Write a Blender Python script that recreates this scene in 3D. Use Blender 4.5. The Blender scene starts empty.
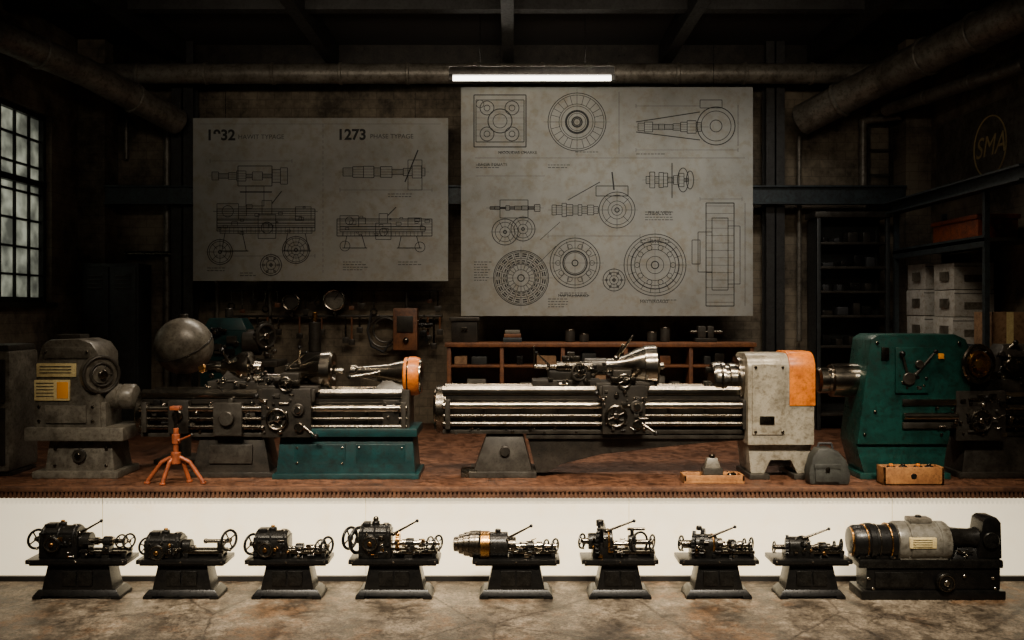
import bpy, bmesh, math, random
from mathutils import Vector, Matrix
random.seed(7)
F=900.0; CZ=2.31; HY=310.0; PZ=0.80
sc=bpy.context.scene
# ------------------------------------------------------------ materials
MATS={}
def mat(name,col,rough=.5,metal=0.0,col2=None,ns=6.0,bump=0.0,lo=.35,hi=.65,emis=0,spec=.5,rv=0.12,ecol=None,grime=.5):
    m=bpy.data.materials.new(name); m.use_nodes=True
    nt=m.node_tree; p=nt.nodes['Principled BSDF']
    p.inputs['Roughness'].default_value=rough; p.inputs['Metallic'].default_value=metal
    p.inputs['Specular IOR Level'].default_value=spec
    c4=lambda c:(c[0],c[1],c[2],1)
    p.inputs['Base Color'].default_value=c4(col)
    if emis:
        p.inputs['Emission Color'].default_value=c4(ecol or col); p.inputs['Emission Strength'].default_value=emis
    if col2 is not None or bump:
        tc=nt.nodes.new('ShaderNodeTexCoord'); n=nt.nodes.new('ShaderNodeTexNoise')
        n.inputs['Scale'].default_value=ns; n.inputs['Detail'].default_value=8; n.inputs['Roughness'].default_value=.66
        nt.links.new(tc.outputs['Object'],n.inputs['Vector'])
        if col2 is not None:
            r=nt.nodes.new('ShaderNodeValToRGB'); r.color_ramp.elements[0].position=lo; r.color_ramp.elements[1].position=hi
            r.color_ramp.elements[0].color=c4(col); r.color_ramp.elements[1].color=c4(col2)
            nt.links.new(n.outputs['Fac'],r.inputs['Fac'])
            g=nt.nodes.new('ShaderNodeTexNoise'); g.inputs['Scale'].default_value=ns*4.3; g.inputs['Detail'].default_value=7; g.inputs['Roughness'].default_value=.78
            nt.links.new(tc.outputs['Object'],g.inputs['Vector'])
            gr=nt.nodes.new('ShaderNodeValToRGB'); gr.color_ramp.elements[0].position=.38; gr.color_ramp.elements[0].color=(grime,grime*.92,grime*.8,1); gr.color_ramp.elements[1].position=.52; gr.color_ramp.elements[1].color=(1,1,1,1)
            nt.links.new(g.outputs['Fac'],gr.inputs['Fac'])
            mx=nt.nodes.new('ShaderNodeMix'); mx.data_type='RGBA'; mx.blend_type='MULTIPLY'; mx.inputs[0].default_value=1
            nt.links.new(r.outputs['Color'],mx.inputs[6]); nt.links.new(gr.outputs['Color'],mx.inputs[7]); nt.links.new(mx.outputs[2],p.inputs['Base Color'])
            mr=nt.nodes.new('ShaderNodeMapRange'); mr.inputs['From Min'].default_value=.3; mr.inputs['From Max'].default_value=.7; mr.inputs['To Min'].default_value=min(1,rough+rv); mr.inputs['To Max'].default_value=max(.05,rough-rv)
            nt.links.new(g.outputs['Fac'],mr.inputs['Value']); nt.links.new(mr.outputs['Result'],p.inputs['Roughness'])
        if bump:
            b=nt.nodes.new('ShaderNodeBump'); b.inputs['Strength'].default_value=bump; b.inputs['Distance'].default_value=.02
            nt.links.new(n.outputs['Fac'],b.inputs['Height']); nt.links.new(b.outputs['Normal'],p.inputs['Normal'])
    MATS[name]=m; return m
mat('steel',(.46,.42,.355),.20,1,(.24,.21,.17),5,rv=.08,grime=.6)
mat('steel_dark',(.17,.15,.12),.26,1,(.07,.06,.048),8,rv=.10)
mat('iron',(.016,.0145,.0125),.34,.35,(.040,.034,.027),9,.04,spec=.5)
mat('iron_black',(.0045,.0045,.0045),.30,.2,(.010,.009,.008),12,spec=.35)
mat('iron_mid',(.060,.054,.045),.36,.4,(.022,.018,.014),8,.04,spec=.5)
mat('mini_black',(.003,.003,.003),.32,.1,(.007,.0065,.006),14,spec=.3)
mat('mini_iron',(.018,.017,.015),.30,.5,(.006,.0055,.005),14,spec=.35)
mat('grey_paint',(.15,.136,.110),.38,.1,(.050,.042,.032),7,.05,lo=.38,hi=.66)
mat('motor_paint',(.21,.20,.17),.34,.2,(.09,.082,.067),6,.04)
mat('light_paint',(.38,.345,.27),.34,.2,(.15,.13,.095),5,.05,lo=.42,hi=.72)
mat('green_paint',(.007,.052,.043),.32,.1,(.005,.021,.017),6,.05,lo=.4,hi=.7)
mat('teal_paint',(.005,.034,.036),.36,.1,(.004,.015,.016),6,.05)
mat('orange_paint',(.82,.23,.008),.36,0,(.50,.12,.008),9,grime=.6)
mat('rust_orange',(.32,.070,.014),.5,.1,(.13,.03,.009),14)
mat('brass',(.52,.27,.07),.28,1,(.26,.13,.04),9)
mat('label_cream',(.72,.60,.28),.6,0,(.54,.41,.18),20,grime=.8)
mat('label_orange',(.78,.30,.02),.6)
mat('ink',(.012,.012,.012),.8)
mat('ink_soft',(.05,.05,.047),.85)
mat('paper',(.285,.285,.262),.85,0,(.20,.20,.182),1.6,lo=.3,hi=.7,grime=.9)
mat('paper_edge',(.10,.10,.095),.8)
mat('wood',(.19,.068,.022),.5,0,(.075,.027,.010),7,.05)
mat('wood_light',(.38,.17,.05),.5,0,(.20,.08,.025),9,.05)
mat('cardboard',(.26,.15,.075),.8,0,(.18,.10,.05),5)
mat('white_box',(.48,.47,.43),.7,0,(.34,.33,.30),5,grime=.7)
mat('duct',(.20,.182,.15),.45,.35,(.085,.073,.056),4,.08)
mat('beam',(.028,.028,.026),.55,.3,(.015,.013,.012),6)
mat('blue_steel',(.036,.050,.056),.45,.3,(.020,.024,.028),6)
mat('locker_paint',(.036,.040,.041),.42,.2,(.020,.022,.022),5)
mat('trim_black',(.010,.009,.008),.5)
mat('ceiling_dark',(.014,.011,.009),.9)
mat('tube',(1.0,.93,.80),.5,emis=8)
mat('rubber',(.012,.012,.013),.7)
mat('bag_leather',(.032,.034,.028),.55,0,(.014,.014,.012),12,.3)

def wallmat():
    m=bpy.data.materials.new('old_plaster_brick'); m.use_nodes=True; nt=m.node_tree; p=nt.nodes['Principled BSDF']; p.inputs['Roughness'].default_value=.9
    tc=nt.nodes.new('ShaderNodeTexCoord'); mp=nt.nodes.new('ShaderNodeMapping'); mp.inputs['Rotation'].default_value=(math.radians(90),0,0)
    br=nt.nodes.new('ShaderNodeTexBrick'); br.inputs['Scale'].default_value=2.2; br.inputs['Mortar Size'].default_value=.012
    br.inputs['Color1'].default_value=(.175,.148,.112,1); br.inputs['Color2'].default_value=(.150,.125,.093,1); br.inputs['Mortar'].default_value=(.115,.095,.072,1)
    n=nt.nodes.new('ShaderNodeTexNoise'); n.inputs['Scale'].default_value=1.1; n.inputs['Detail'].default_value=11; n.inputs['Roughness'].default_value=.76
    nt.links.new(tc.outputs['Object'],mp.inputs['Vector']); nt.links.new(mp.outputs['Vector'],br.inputs['Vector']); nt.links.new(tc.outputs['Object'],n.inputs['Vector'])
    r=nt.nodes.new('ShaderNodeValToRGB'); r.color_ramp.elements[0].position=.40; r.color_ramp.elements[0].color=(.22,.20,.17,1); r.color_ramp.elements[1].position=.60; r.color_ramp.elements[1].color=(1.2,1.15,1.05,1)
    mx=nt.nodes.new('ShaderNodeMix'); mx.data_type='RGBA'; mx.blend_type='MULTIPLY'; mx.inputs[0].default_value=1
    nt.links.new(n.outputs['Fac'],r.inputs['Fac']); nt.links.new(br.outputs['Color'],mx.inputs[6]); nt.links.new(r.outputs['Color'],mx.inputs[7]); nt.links.new(mx.outputs[2],p.inputs['Base Color'])
    b=nt.nodes.new('ShaderNodeBump'); b.inputs['Strength'].default_value=.3; b.inputs['Distance'].default_value=.02
    nt.links.new(n.outputs['Fac'],b.inputs['Height']); nt.links.new(b.outputs['Normal'],p.inputs['Normal'])
    MATS['wall']=m
wallmat()
def floormat(name,c1,c2,c3,s1,s2,rough,bump,lo=.36,hi=.68,dk=.35,cracks=0,rust=None):
    m=bpy.data.materials.new(name); m.use_nodes=True; nt=m.node_tree; p=nt.nodes['Principled BSDF']
    tc=nt.nodes.new('ShaderNodeTexCoord')
    def noise(s,d,r,dist=0):
        n=nt.nodes.new('ShaderNodeTexNoise'); n.inputs['Scale'].default_value=s; n.inputs['Detail'].default_value=d; n.inputs['Roughness'].default_value=r; n.inputs['Distortion'].default_value=dist
        nt.links.new(tc.outputs['Object'],n.inputs['Vector']); return n
    def ramp(src,a,ca,b,cb,mid=None):
        r=nt.nodes.new('ShaderNodeValToRGB'); e=r.color_ramp.elements; e[0].position=a; e[0].color=(*ca,1); e[1].position=b; e[1].color=(*cb,1)
        if mid: x=e.new((a+b)/2); x.color=(*mid,1)
        nt.links.new(src,r.inputs['Fac']); return r.outputs['Color']
    def mul(a,b):
        mx=nt.nodes.new('ShaderNodeMix'); mx.data_type='RGBA'; mx.blend_type='MULTIPLY'; mx.inputs[0].default_value=1
        nt.links.new(a,mx.inputs[6]); nt.links.new(b,mx.inputs[7]); return mx.outputs[2]
    n=noise(s1,15,.80,.15); n2=noise(s2,12,.82); n3=noise(s2*9,5,.7)
    col=ramp(n.outputs['Fac'],lo,c1,hi,c3,c2)
    if rust:
        n4=noise(.9,12,.78); mk=ramp(n4.outputs['Fac'],.52,(0,0,0),.60,(1,1,1)); mx=nt.nodes.new('ShaderNodeMix'); mx.data_type='RGBA'
        nt.links.new(mk,mx.inputs[0]); nt.links.new(col,mx.inputs[6]); mx.inputs[7].default_value=(*rust,1); col=mx.outputs[2]
    col=mul(mul(col,ramp(n2.outputs['Fac'],.42,(dk,dk*.95,dk*.9),.54,(1.15,1.15,1.15))),ramp(n3.outputs['Fac'],.38,(.5,.48,.45),.56,(1.15,1.15,1.15)))
    if cracks:
        v=nt.nodes.new('ShaderNodeTexVoronoi'); v.feature='DISTANCE_TO_EDGE'; v.inputs['Scale'].default_value=cracks
        vm=nt.nodes.new('ShaderNodeMix'); vm.data_type='RGBA'; vm.inputs[0].default_value=.12
        nt.links.new(tc.outputs['Object'],vm.inputs[6]); nt.links.new(n.outputs['Color'],vm.inputs[7]); nt.links.new(vm.outputs[2],v.inputs['Vector'])
        col=mul(col,ramp(v.outputs['Distance'],.0,(.35,.32,.3),.012,(1,1,1)))
    nt.links.new(col,p.inputs['Base Color'])
    mr=nt.nodes.new('ShaderNodeMapRange'); mr.inputs['From Min'].default_value=.4; mr.inputs['From Max'].default_value=.6; mr.inputs['To Min'].default_value=rough-.22; mr.inputs['To Max'].default_value=rough+.1
    nt.links.new(n2.outputs['Fac'],mr.inputs['Value']); nt.links.new(mr.outputs['Result'],p.inputs['Roughness']); p.inputs['Specular IOR Level'].default_value=.35
    b=nt.nodes.new('ShaderNodeBump'); b.inputs['Strength'].default_value=bump; b.inputs['Distance'].default_value=.008
    nt.links.new(n3.outputs['Fac'],b.inputs['Height']); nt.links.new(b.outputs['Normal'],p.inputs['Normal'])
    MATS[name]=m
floormat('concrete',(.045,.034,.024),(.125,.100,.072),(.23,.19,.14),2.2,6,.62,.4,.40,.60,.42,cracks=.9,rust=(.13,.075,.038))
floormat('rusty_deck',(.035,.014,.007),(.092,.038,.018),(.16,.074,.040),1.8,12,.55,.5)
mat('cream_panel_glow',(.80,.72,.55),.6,0,(.75,.67,.50),1.2,emis=1.12,ecol=(.84,.71,.48),grime=.95)  # emission is an added glow that makes the plain panel look brightly lit
mat('lip_rust',(.12,.052,.024),.6,.1,(.05,.020,.010),9)
m=bpy.data.materials.new('frosted_glass'); m.use_nodes=True; nt=m.node_tree; nt.nodes.remove(nt.nodes['Principled BSDF'])
tl=nt.nodes.new('ShaderNodeBsdfTranslucent'); n=nt.nodes.new('ShaderNodeTexNoise'); n.inputs['Scale'].default_value=5; n.inputs['Detail'].default_value=8
r=nt.nodes.new('ShaderNodeValToRGB'); r.color_ramp.elements[0].position=.35; r.color_ramp.elements[0].color=(.26,.26,.24,1); r.color_ramp.elements[1].position=.65; r.color_ramp.elements[1].color=(.60,.60,.54,1)
tc=nt.nodes.new('ShaderNodeTexCoord'); nt.links.new(tc.outputs['Object'],n.inputs['Vector'])
nt.links.new(n.outputs['Fac'],r.inputs['Fac']); nt.links.new(r.outputs['Color'],tl.inputs['Color']); nt.links.new(tl.outputs[0],nt.nodes['Material Output'].inputs['Surface']); MATS['glass']=m

# ------------------------------------------------------------ builder
class B:
    """mesh builder; local units = k metres. x: 512 is room centre, z counts downward from the base level."""
    def __init__(s,name,D,zf=PZ):
        s.name=name; s.D=D; s.k=D/F; s.zf=zf; s.base=HY+(CZ-zf)/s.k; s.ox=0; s.swap={}; s.acc='iron_mid'
        s.bm=bmesh.new(); s.mats=[]; s.kids=[]
    def P(s,x,y,z): return Vector((s.k*(x+s.ox-512), s.D+s.k*y, s.zf+s.k*(s.base-z)))
    def mi(s,m):
        m=s.swap.get(m,m)
        if m not in s.mats: s.mats.append(m)
        return s.mats.index(m)
    def _hull(s,rings,m,caps=True,bev=0):
        i=s.mi(m); V=[[s.bm.verts.new(p) for p in r] for r in rings]; fs=[]
        n=len(V[0])
        for a,b in zip(V[:-1],V[1:]):
            for j in range(n):
                fs.append(s.bm.faces.new((a[j],a[(j+1)%n],b[(j+1)%n],b[j])))
        if caps:
            fs.append(s.bm.faces.new(list(reversed(V[0])))); fs.append(s.bm.faces.new(V[-1]))
        for f in fs: f.material_index=i
        if bev>0:
            for f in fs: f.normal_update()
            es=list({e for f in fs for e in f.edges})
            es=[e for e in es if len(e.link_faces)==2 and abs(e.link_faces[0].normal.angle(e.link_faces[1].normal,0))>math.radians(38)]
            bmesh.ops.bevel(s.bm,geom=es,offset=bev*s.k,segments=2,affect='EDGES',profile=.6,clamp_overlap=True,material=-1)
    def box(s,x0,x1,y0,y1,z0,z1,m,bev=None):
        d=min(abs(x1-x0),abs(y1-y0),abs(z1-z0)); bev=min(1.0,d*.2) if bev is None else bev
        lo,hi=max(z0,z1),min(z0,z1)
        A=[s.P(x0,y0,lo),s.P(x1,y0,lo),s.P(x1,y1,lo),s.P(x0,y1,lo)]; C=[s.P(x0,y0,hi),s.P(x1,y0,hi),s.P(x1,y1,hi),s.P(x0,y1,hi)]
        s._hull([A,C],m,True,bev)
    def prism(s,pts,y0,y1,m,bev=.8):
        s._hull([[s.P(x,y0,z) for x,z in pts],[s.P(x,y1,z) for x,z in pts]],m,True,bev)
    def prismx(s,pts,x0,x1,m,bev=.8):
        s._hull([[s.P(x0,y,z) for y,z in pts],[s.P(x1,y,z) for y,z in pts]],m,True,bev)
    def frus(s,a,b,z0,z1,m,bev=.8):
        f=lambda q,z:[s.P(q[0],q[2],z),s.P(q[1],q[2],z),s.P(q[1],q[3],z),s.P(q[0],q[3],z)]
        s._hull([f(a,z0),f(b,z1)],m,True,bev)
    def rev(s,a,b,prof,m,seg=24):
        a=s.P(*a); b=s.P(*b); ax=(b-a).normalized()
        u=ax.orthogonal().normalized(); v=ax.cross(u); k=s.k; rings=[]
        for t,r in prof:
            c=a+ax*t*k; r=max(r,.02)*k
            rings.append([c+u*(r*math.cos(2*math.pi*i/seg))+v*(r*math.sin(2*math.pi*i/seg)) for i in range(seg)])
        s._hull(rings,m)
    def cyl(s,a,b,r,m,r2=None,seg=20):
        L=math.dist(a,b); r2=r if r2 is None else r2; c=min(.6,r*.2,L*.2)
        s.rev(a,b,[(0,r-c),(c,r),(L-c,r2),(L,r2-c)],m,seg)
    def sph(s,c,r,m,seg=16,sz=1.0):
        n=max(6,seg//2)
        s.rev((c[0],c[1],c[2]+r*sz),(c[0],c[1],c[2]-r*sz),[(r*sz*(1-math.cos(math.pi*i/n)),r*math.sin(math.pi*i/n)) for i in range(n+1)],m,seg)
    def torus(s,c,n,R,r,m,seg=28,ss=8):
        c=s.P(*c); ax=Vector((n[0],n[1],-n[2])).normalized(); u=ax.orthogonal().normalized(); v=ax.cross(u); k=s.k; i=s.mi(m); V=[]
        for a in range(seg):
            t=2*math.pi*a/seg; d=u*math.cos(t)+v*math.sin(t)
            V.append([s.bm.verts.new(c+d*(R+r*math.cos(2*math.pi*q/ss))*k+ax*(r*math.sin(2*math.pi*q/ss))*k) for q in range(ss)])
        for a in range(seg):
            for q in range(ss):
                f=s.bm.faces.new((V[a][q],V[(a+1)%seg][q],V[(a+1)%seg][(q+1)%ss],V[a][(q+1)%ss])); f.material_index=i
    def tube(s,pts,r,m,seg=10):
        for a,b in zip(pts[:-1],pts[1:]): s.cyl(a,b,r,m,seg=seg)
        for p in pts[1:-1]: s.sph(p,r*1.02,m,10)
    def wheel(s,c,n,R,m='steel_dark',rim=None,sp=4,knob=True,hub='steel'):
        rim=rim or R*.13; nv=Vector(n).normalized(); s.torus(c,n,R-rim,rim,m)
        q=lambda d:(c[0]+nv.x*d,c[1]+nv.y*d,c[2]+nv.z*d)
        s.cyl(q(-R*.16),q(R*.22),R*.24,hub,seg=14)
        w=Vector((n[0],n[1],n[2])).normalized(); u=w.orthogonal().normalized(); v=w.cross(u)
        for i in range(sp):
            t=2*math.pi*i/sp+.4; d=u*math.cos(t)+v*math.sin(t)
            s.cyl((c[0]+d.x*R*.15,c[1]+d.y*R*.15,c[2]+d.z*R*.15),(c[0]+d.x*(R-rim),c[1]+d.y*(R-rim),c[2]+d.z*(R-rim)),R*.075,m,seg=8)
        if knob:
            d=u*math.cos(1.1)+v*math.sin(1.1); p=Vector(c)+d*(R-rim); e=p+nv*R*.4
            s.cyl(tuple(p),tuple(e),R*.09,'steel',R*.12,seg=10)
    def gear(s,c,n,R,w,m,teeth=24):
        a=s.P(*c); ax=Vector((n[0],n[1],-n[2])).normalized(); u=ax.orthogonal().normalized(); v=ax.cross(u); k=s.k; rings=[]
        for t in (-w/2,w/2):
            ring=[]
            for i in range(teeth*4):
                r=R if (i%4) in (0,1) else R*.9; th=2*math.pi*i/(teeth*4)
                ring.append(a+ax*t*k+(u*math.cos(th)+v*math.sin(th))*r*k)
            rings.append(ring)
        s._hull(rings,m)
    def bolts(s,pts,y,r,m='steel'):
        for x,z in pts: s.cyl((x,y,z),(x,y-r*1.1,z),r,m,seg=8)
    def lever(s,a,b,r=1.0,m='steel',kr=2.6,km='iron_black'):
        s.cyl(a,b,r*1.25,m,r*.8,seg=10); s.sph(b,kr,km,12); s.sph(a,r*2,m,10)
    def clutter(s,x0,x1,z0,z1,y,n,seed,size=3):
        R=random.Random(seed)
        for i in range(n):
            x=R.uniform(x0,x1); z=R.uniform(z0,z1); r=R.uniform(.35,1)*size; m=R.choice(['steel','steel_dark',s.acc,'iron_black','steel_dark','iron_mid'])
            q=R.random(); d=R.uniform(1,3)*size*.5
            if q<.4:
                s.cyl((x,y+1,z),(x,y-d,z),r,m,seg=12)
                if R.random()<.5: s.cyl((x,y-d,z),(x,y-d-r*.5,z),r*.5,'steel',seg=8)
            elif q<.7: s.box(x-r*1.3,x+r*1.3,y-d*.6,y+1,z-r,z+r,m)
            elif q<.85: s.cyl((x-r*2,y-d*.5,z),(x+r*2,y-d*.5,z),r*.6,m,seg=10)
            else: s.lever((x,y-1,z),(x+R.uniform(-2,2)*size,y-d-1,z+R.uniform(-1.6,1)*size),.5,'steel',r*.5)
    def line(s,x0,z0,x1,z1,w=.6,m='ink',y=-.15):
        d=math.hypot(x1-x0,z1-z0)
        if d<1e-6: return
        nx,nz=-(z1-z0)/d*w/2,(x1-x0)/d*w/2
        f=s.bm.faces.new([s.bm.verts.new(s.P(*p)) for p in ((x0+nx,y,z0+nz),(x1+nx,y,z1+nz),(x1-nx,y,z1-nz),(x0-nx,y,z0-nz))]); f.material_index=s.mi(m)
    def ring(s,cx,cz,R,w=.6,m='ink',n=40,a0=0,a1=360,asp=1):
        for i in range(n):
            t=math.radians(a0+(a1-a0)*i/n); u=math.radians(a0+(a1-a0)*(i+1)/n)
            s.line(cx+R*asp*math.cos(t),cz+R*math.sin(t),cx+R*asp*math.cos(u),cz+R*math.sin(u),w,m)
    def rect(s,x0,x1,z0,z1,w=.6,m='ink'):
        s.line(x0,z0,x1,z0,w,m); s.line(x0,z1,x1,z1,w,m); s.line(x0,z0,x0,z1,w,m); s.line(x1,z0,x1,z1,w,m)
    def text(s,txt,x,z,h,m='ink',name='lettering',bold=0):
        c=bpy.data.curves.new(name,'FONT'); c.body=txt; c.size=h*s.k*1.4; c.offset=bold*s.k; o=bpy.data.objects.new(name,c); sc.collection.objects.link(o)
        c.materials.append(MATS[m]); o.location=s.P(x,-.2,z); o.rotation_euler=(math.radians(90),0,0); s.kids.append(o)
    def done(s):
        bmesh.ops.recalc_face_normals(s.bm,faces=s.bm.faces)
        xs=[v.co for v in s.bm.verts]
        lo=Vector((min(v.x for v in xs),min(v.y for v in xs),min(v.z for v in xs))); hi=Vector((max(v.x for v in xs),max(v.y for v in xs),0))
        o0=Vector(((lo.x+hi.x)/2,(lo.y+hi.y)/2,lo.z))
        for v in s.bm.verts: v.co-=o0
        me=bpy.data.meshes.new(s.name); s.bm.to_mesh(me); s.bm.free()
        for m in s.mats: me.materials.append(MATS[m])
        for p in me.polygons: p.use_smooth=True
        me.set_sharp_from_angle(angle=math.radians(38))
        o=bpy.data.objects.new(s.name,me); sc.collection.objects.link(o); o.location=o0
        for c in s.kids:
            c.parent=o; c.matrix_parent_inverse=Matrix.Translation(-o0)
        return o
class W(B):
    """same builder in plain world metres: P(x,y,z)=world"""
    def __init__(s,name): super().__init__(name,F,0); s.k=1.0
    def P(s,x,y,z): return Vector((x,y,z))
    def box(s,x0,x1,y0,y1,z0,z1,m,bev=0):
        A=[Vector(p) for p in ((x0,y0,z0),(x1,y0,z0),(x1,y1,z0),(x0,y1,z0))]; C=[p+Vector((0,0,z1-z0)) for p in A]
        s._hull([A,C],m,True,bev)
# ------------------------------------------------------------ room
XL,XR,YB,ZC=-5.6,5.4,12.0,5.8
w=W('floor'); w.box(XL-.2,XR+.2,-2,7.72,-.1,0,'concrete'); w.done()
w=W('floor_platform'); w.box(XL,XR,7.72,YB,0,PZ,'rusty_deck'); w.done()
w=W('wall_platform_front'); w.box(XL,XR,7.695,7.72,0,.70,'cream_panel_glow'); w.done()
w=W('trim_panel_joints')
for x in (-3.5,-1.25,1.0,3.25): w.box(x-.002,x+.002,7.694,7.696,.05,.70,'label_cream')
w.done()
w=W('baseboard_front'); w.box(XL,XR,7.66,7.695,0,.042,'trim_black'); w.done()
w=W('trim_platform_edge'); w.box(XL,XR,7.64,7.72,.765,.802,'lip_rust',.004); w.box(XL,XR,7.665,7.72,.71,.765,'lip_rust')
n=300
for i in range(n):
    x=XL+(XR-XL)*(i+.5)/n; w.box(x-.010,x+.010,7.645,7.666,.71,.766,'lip_rust')
w.done()
w=W('wall_back'); w.box(XL-.2,XR+.2,YB,YB+.2,0,ZC,'wall'); w.done()
w=W('wall_right'); w.box(XR,XR+.2,-2,YB,0,ZC,'wall'); w.done()
wy0,wy1,wz0,wz1=8.5,10.95,2.40,4.66
w=W('wall_left')
w.box(XL-.3,XL,-2,wy0,0,ZC,'wall'); w.box(XL-.3,XL,wy1,YB,0,ZC,'wall'); w.box(XL-.3,XL,wy0,wy1,0,wz0,'wall'); w.box(XL-.3,XL,wy0,wy1,wz1,ZC,'wall'); w.done()
w=W('ceiling'); w.box(XL-.3,XR+.2,-2,YB+.2,ZC,ZC+.1,'ceiling_dark'); w.done()
w=W('window_1'); gx=XL-.13
w.box(gx-.01,gx,wy0,wy1,wz0,wz1,'glass')
for z in (wz0+.03,wz1-.03): w.box(gx-.04,gx+.06,wy0,wy1,z-.03,z+.03,'beam')
for y in (wy0+.03,wy1-.03,9.95): w.box(gx-.04,gx+.06,y-.03,y+.03,wz0,wz1,'beam')
zm=wz0+1.42; w.box(gx-.04,gx+.07,wy0,wy1,zm-.035,zm+.035,'beam')
for i in range(1,8):
    y=wy0+(wy1-wy0)*i/8; w.box(gx-.02,gx+.03,y-.012,y+.012,wz0,wz1,'beam')
for i in range(1,7):
    z=wz0+(wz1-wz0)*i/7; w.box(gx-.02,gx+.03,wy0,wy1,z-.012,z+.012,'beam')
w.box(XL-.12,XL+.05,wy0-.05,wy1+.05,wz0-.06,wz0,'iron_mid')
w.done()
w=W('trim_pilasters')
w.box(XL,XL+.35,11.6,YB,PZ,ZC,'wall'); w.box(XR-.32,XR,11.6,YB,PZ,ZC,'wall'); w.done()
def ibeam(name,p,q,h,wd,m):
    w=W(name)
    x0,y0,z0=p; x1,y1,z1=q
    if abs(x1-x0)>abs(y1-y0) and abs(x1-x0)>abs(z1-z0):
        w.box(x0,x1,y0-wd/2,y0+wd/2,z0-h/2,z0-h/2+.02,m); w.box(x0,x1,y0-wd/2,y0+wd/2,z0+h/2-.02,z0+h/2,m); w.box(x0,x1,y0-.01,y0+.01,z0-h/2,z0+h/2,m)
    elif abs(z1-z0)>abs(y1-y0):
        w.box(x0-wd/2,x0+wd/2,y0-h/2,y0-h/2+.02,z0,z1,m); w.box(x0-wd/2,x0+wd/2,y0+h/2-.02,y0+h/2,z0,z1,m); w.box(x0-.01,x0+.01,y0-h/2,y0+h/2,z0,z1,m)
    else:
        w.box(x0-wd/2,x0+wd/2,y0,y1,z0-h/2,z0-h/2+.02,m); w.box(x0-wd/2,x0+wd/2,y0,y1,z0+h/2-.02,z0+h/2,m); w.box(x0-.01,x0+.01,y0,y1,z0-h/2,z0+h/2,m)
    return w.done()
ibeam('steel_column',(-4.28,11.78,PZ),(-4.28,11.78,ZC),.2,.28,'beam')
ibeam('steel_column',(3.42,11.78,PZ),(3.42,11.78,ZC),.2,.24,'beam')
ibeam('steel_girder',(XL+.36,11.60,3.79),(XR-.33,11.60,3.79),.24,.12,'blue_steel')
w=W('ceiling_joists')
for x in (-4.3,-2.35,-.05,2.0,3.95): w.box(x-.07,x+.07,2,YB,ZC-.28,ZC,'beam')
w.box(XL,XR,9.9,10.05,ZC-.18,ZC-.02,'beam'); w.box(XL,XR,11.85,YB,ZC-.4,ZC,'iron')
w.done()
def duct(name,pts,r,m='duct',fl=True,seg=24):
    w=W(name)
    for a,b in zip(pts[:-1],pts[1:]):
        w.cyl(a,b,r,m,seg=seg); L=math.dist(a,b)
        if fl:
            k=int(L/.9)
            for i in range(1,k+1):
                t=i/(k+1); c=[a[j]+(b[j]-a[j])*t for j in range(3)]; d=[(b[j]-a[j])/L*.025 for j in range(3)]
                w.cyl(tuple(c[j]-d[j] for j in range(3)),tuple(c[j]+d[j] for j in range(3)),r*1.12,m,seg=seg)
    for p in pts[1:-1]: w.sph(p,r*1.03,m,20)
    return w.done()
duct('air_duct',[(-5.55,11.35,5.29),(4.62,11.35,5.29)],.125)
duct('ventilation_duct',[(-5.33,9.2,5.16),(-4.9,10.3,5.04),(-4.25,11.5,4.7)],.165)
duct('ventilation_duct',[(5.12,8.8,5.30),(4.45,10.8,5.10),(3.70,11.6,4.74)],.20)
duct('wall_pipe',[(5.3,9.3,4.85),(4.75,11.45,4.85)],.08)
duct('wall_pipe',[(-4.56,11.9,PZ),(-4.56,11.9,4.9)],.045,fl=False,seg=12)
duct('wall_pipe',[(-5.1,11.85,3.05),(-3.4,11.85,3.05)],.035,m='steel_dark',fl=False,seg=12)
duct('wall_pipe',[(4.62,11.85,3.85),(4.62,11.85,4.8),(5.0,11.55,4.8)],.05,fl=False,seg=12)
duct('wall_pipe',[(3.78,11.85,1.9),(3.78,11.85,4.6)],.03,fl=False,seg=12)
duct('wall_pipe',[(-5.1,11.9,4.3),(-5.1,11.9,5.6)],.03,fl=False,seg=12)
duct('wall_pipe',[(-3.9,11.9,PZ),(-3.9,11.9,2.9),(-3.2,11.9,2.9),(-3.2,11.9,2.1)],.028,fl=False,seg=12)
w=W('wall_ladder')
for x in (4.72,5.02): w.box(x-.02,x+.02,11.9,11.94,3.6,5.0,'iron_mid')
for i in range(4): w.box(4.72,5.02,11.9,11.93,3.75+i*.33,3.78+i*.33,'iron_mid')
w.done()
b=B('fluorescent_ceiling_lamp',10.6); b.box(449,614,-4,4,67,75.5,'iron_mid'); b.box(452,612,-2.5,2.5,76,80.5,'tube',1.2)
b.box(449,453,-4,4,75,81,'iron_mid'); b.box(611,615,-4,4,75,81,'iron_mid')
for x in (480,585): b.cyl((x,0,67),(x,0,14),.35,'iron_black',seg=8)
b.done()
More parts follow.
